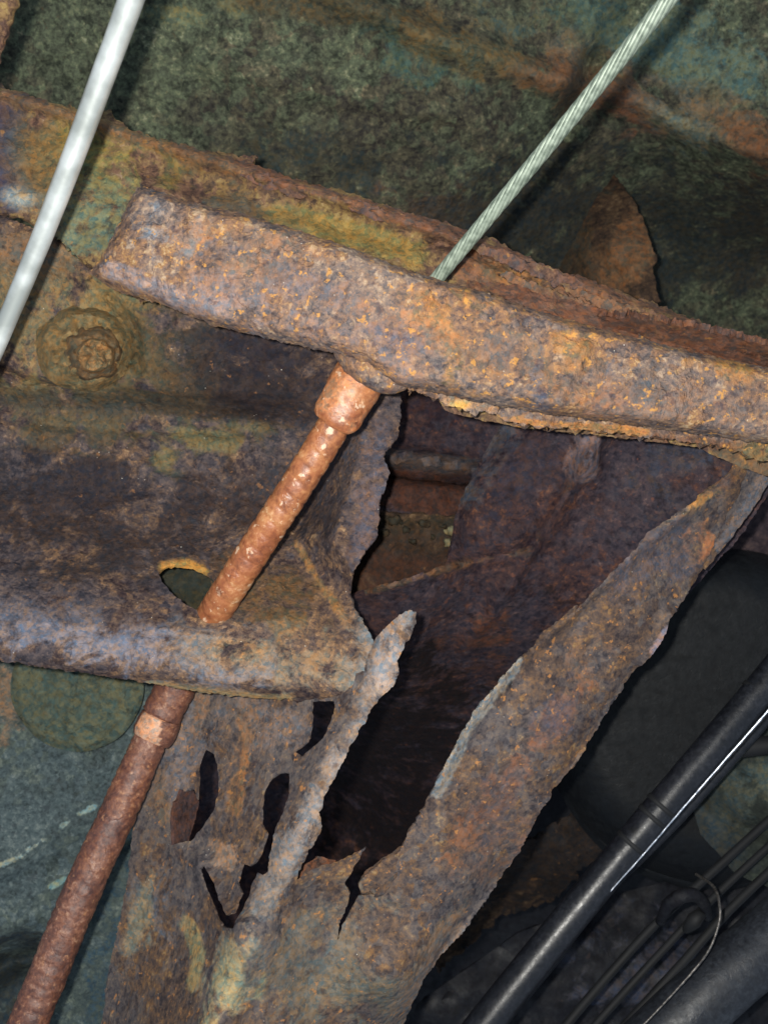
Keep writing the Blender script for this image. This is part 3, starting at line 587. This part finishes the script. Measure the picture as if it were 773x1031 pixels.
# ------------------------------------------------------------------ dark lower right
bp_ = sheet('heat_shield', [(560,380),(1100,380),(1100,760),(773,660),(690,640),(560,520)], [(560,380,.80),(1100,380,.85),(1100,760,.9),(690,640,.88)], M['brownplate'], step=9, jag=0, seed=51, noise_amp=.005, solid=.002)
tag(bp_, 'dull dark brown plate under the right end of the crossbar, behind the rail', 'shield')
# tank: a rounded drum
tk = thing('fuel_tank', P(760,740,.86), 'large rounded black tank just right of the torn rail', 'tank')
def tankprof(t): return .0 if t < .7 else (1-math.sqrt(max(0, 1-((t-.7)/.3)**2)))*.07
disc('tank_end', 722, 722, .80, 170, 0, M['tank'], tk, prof=tankprof, rings=30, seg=96, amp=0, seed=4)
disc('tank_seam', 722, 722, .868, 176, 0, M['tank'], tk, prof=lambda t: 0 if t < .97 else .01, rings=30, seg=96, amp=.0005, seed=5)
gp = sheet('wheel_arch_liner', [(700,700),(1000,690),(1000,900),(800,905),(740,880),(705,840),(690,790)], [(700,700,.83),(1000,690,.8),(1000,900,.8),(720,850,.78),(770,800,.76)], M['greengrey'], step=6, jag=1, seed=53, noise_amp=.006, noise_scale=.015, solid=.002,
      ridges=[([(690,780),(740,830),(800,850)], .012, 8, 2)], stains_shade=[((715,830,40,60,20), (50,54,54), .9), ((800,790,60,40,0), (96,106,96), .6)])
tag(gp, 'pale greenish dirty liner at the right edge below the black pipe', 'liner')
st_ = tube('strut', [(732,755,.735,.0062),(790,748,.735,.0062),(900,735,.74,.0062)], M['rubber'], None, seg=16, n=6)
tag(st_, 'short black strut across the pale liner at the right edge', 'strut')
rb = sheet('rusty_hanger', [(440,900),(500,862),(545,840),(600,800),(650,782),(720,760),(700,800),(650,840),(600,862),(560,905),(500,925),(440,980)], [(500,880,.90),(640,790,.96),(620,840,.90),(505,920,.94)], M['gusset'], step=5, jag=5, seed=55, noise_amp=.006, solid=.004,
      stains_shade=[((590,840,120,60,-30), (36,31,30), 1.0)])
tag(rb, 'dim brown rusty hanger in the shadow between the rail and the black pipe', 'hanger')
ds = thing('black_pipe', P(640,830,.66), 'long straight glossy black pipe running diagonally up to the right edge', 'pipe')
tube('pipe_wall', [(400,1150,.64,.0108),(495,1022,.65,.0104),(640,843,.67,.0100),(773,684,.69,.0100),(960,455,.72,.0104)], M['shaft'], ds, seg=40, n=14, amp=.00018, scale=60)
for (x, y, x2, y2, d) in [(655,824,658,820.5,.672),(664,813,667,809.5,.673),(634,850.5,637,847,.669),(760,699,763,695.5,.689)]:
    tube('pipe_band', [(x,y,d,.0103),(x2,y2,d,.0103)], M['rubber'], ds, seg=32, n=2)
t2 = tube('brake_pipe', [(440,1100,.67,.0045),(510,1020,.68,.0045),(560,960,.69,.0045),(600,905,.70,.0045),(680,825,.71,.0045),(800,690,.73,.0045)], M['shaft'], None, seg=18, n=10, amp=.0002)
tag(t2, 'slim black brake pipe tucked along the lower side of the long black pipe', 'brake pipe')
wr = tube('bright_wire', [(500,1026,.665,.0003),(572,944,.66,.00035),(643,865,.655,.0005),(692,808,.65,.0006),(773,715,.645,.0007),(860,615,.64,.0007)], M['brightwire'], None, seg=10, n=30, amp=.0003, scale=500)
tag(wr, 'thin glinting bare wire stretched beside the long black pipe', 'wire')
gpipe = thing('grey_pipe', P(720,980,.66), 'broad dull grey pipe across the bottom right corner', 'pipe')
tube('pipe_wall', [(560,1150,.66,.021),(690,1022,.67,.020),(800,925,.69,.020),(960,790,.72,.020)], M['pipe'], gpipe, seg=40, n=12, amp=.0008, scale=50)
for i, (dx, dy, r, dd, lb) in enumerate([(0,0,.0030,0,'thick dark line nearest the grey pipe in the bundle at lower right'),(-16,-12,.0026,.01,'middle thin dark line of the three in the bundle at lower right'),(-34,-22,.0030,.02,'upper dark line of the three in the bundle at lower right')]):
    o = tube('fuel_line', [(560+dx,1110+dy,.70+dd,r),(622+dx+dy*.3,1040+dy,.71+dd,r),(688+dx,968+dy+dx*.3,.72+dd,r),(745+dx,905+dy,.73+dd,r),(860+dx,800+dy,.75+dd,r)], M['rubber'], None, seg=14, n=8, amp=.0002)
    tag(o, lb, 'fuel line', 'bundled fuel lines')
cw = tube('curved_wire', [(600,1078,.64,.0008),(648,1031,.64,.0006),(670,1008,.64,.0006),(697,978,.64,.0007),(714,955,.645,.0007),(723,930,.65,.0007),(724,912,.655,.0008),(718,893,.67,.0009),(700,880,.70,.0009)], M['dullwire'], None, seg=10, n=14, amp=.00015, scale=500)
tag(cw, 'thin wire bending in an arc at the lower right', 'wire')
cl = thing('line_clip', P(690,915,.71), 'small dull metal clip holding the dark lines at lower right', 'clip')
tube('clip_strap', [(664,928,.715,.0030),(672,912,.702,.0042),(684,903,.696,.0046),(698,901,.698,.0042),(708,910,.704,.0036),(712,924,.715,.0028)], M['black'], cl, seg=12, n=6, amp=.0006, scale=140)
tube('clip_foot', [(690,936,.716,.0030),(699,926,.708,.0050),(708,918,.712,.0030)], M['rubber'], cl, seg=12, n=6, amp=.0012, scale=120)
lb = sheet('dirty_tray', [(420,1010),(520,940),(620,900),(700,880),(900,860),(900,1300),(300,1300)], [(420,1010,.86),(700,880,.88),(900,1300,.82),(300,1300,.82),(620,980,.84)], M['black'], step=9, jag=0, seed=63, noise_amp=.012, noise_scale=.02, solid=.002,
      stains_shade=[((650,990,60,40,-40), (58,58,68), .7), ((580,940,40,20,-40), (40,40,48), .6)])
tag(lb, 'dark dirty tray behind the pipes at the bottom right', 'tray')
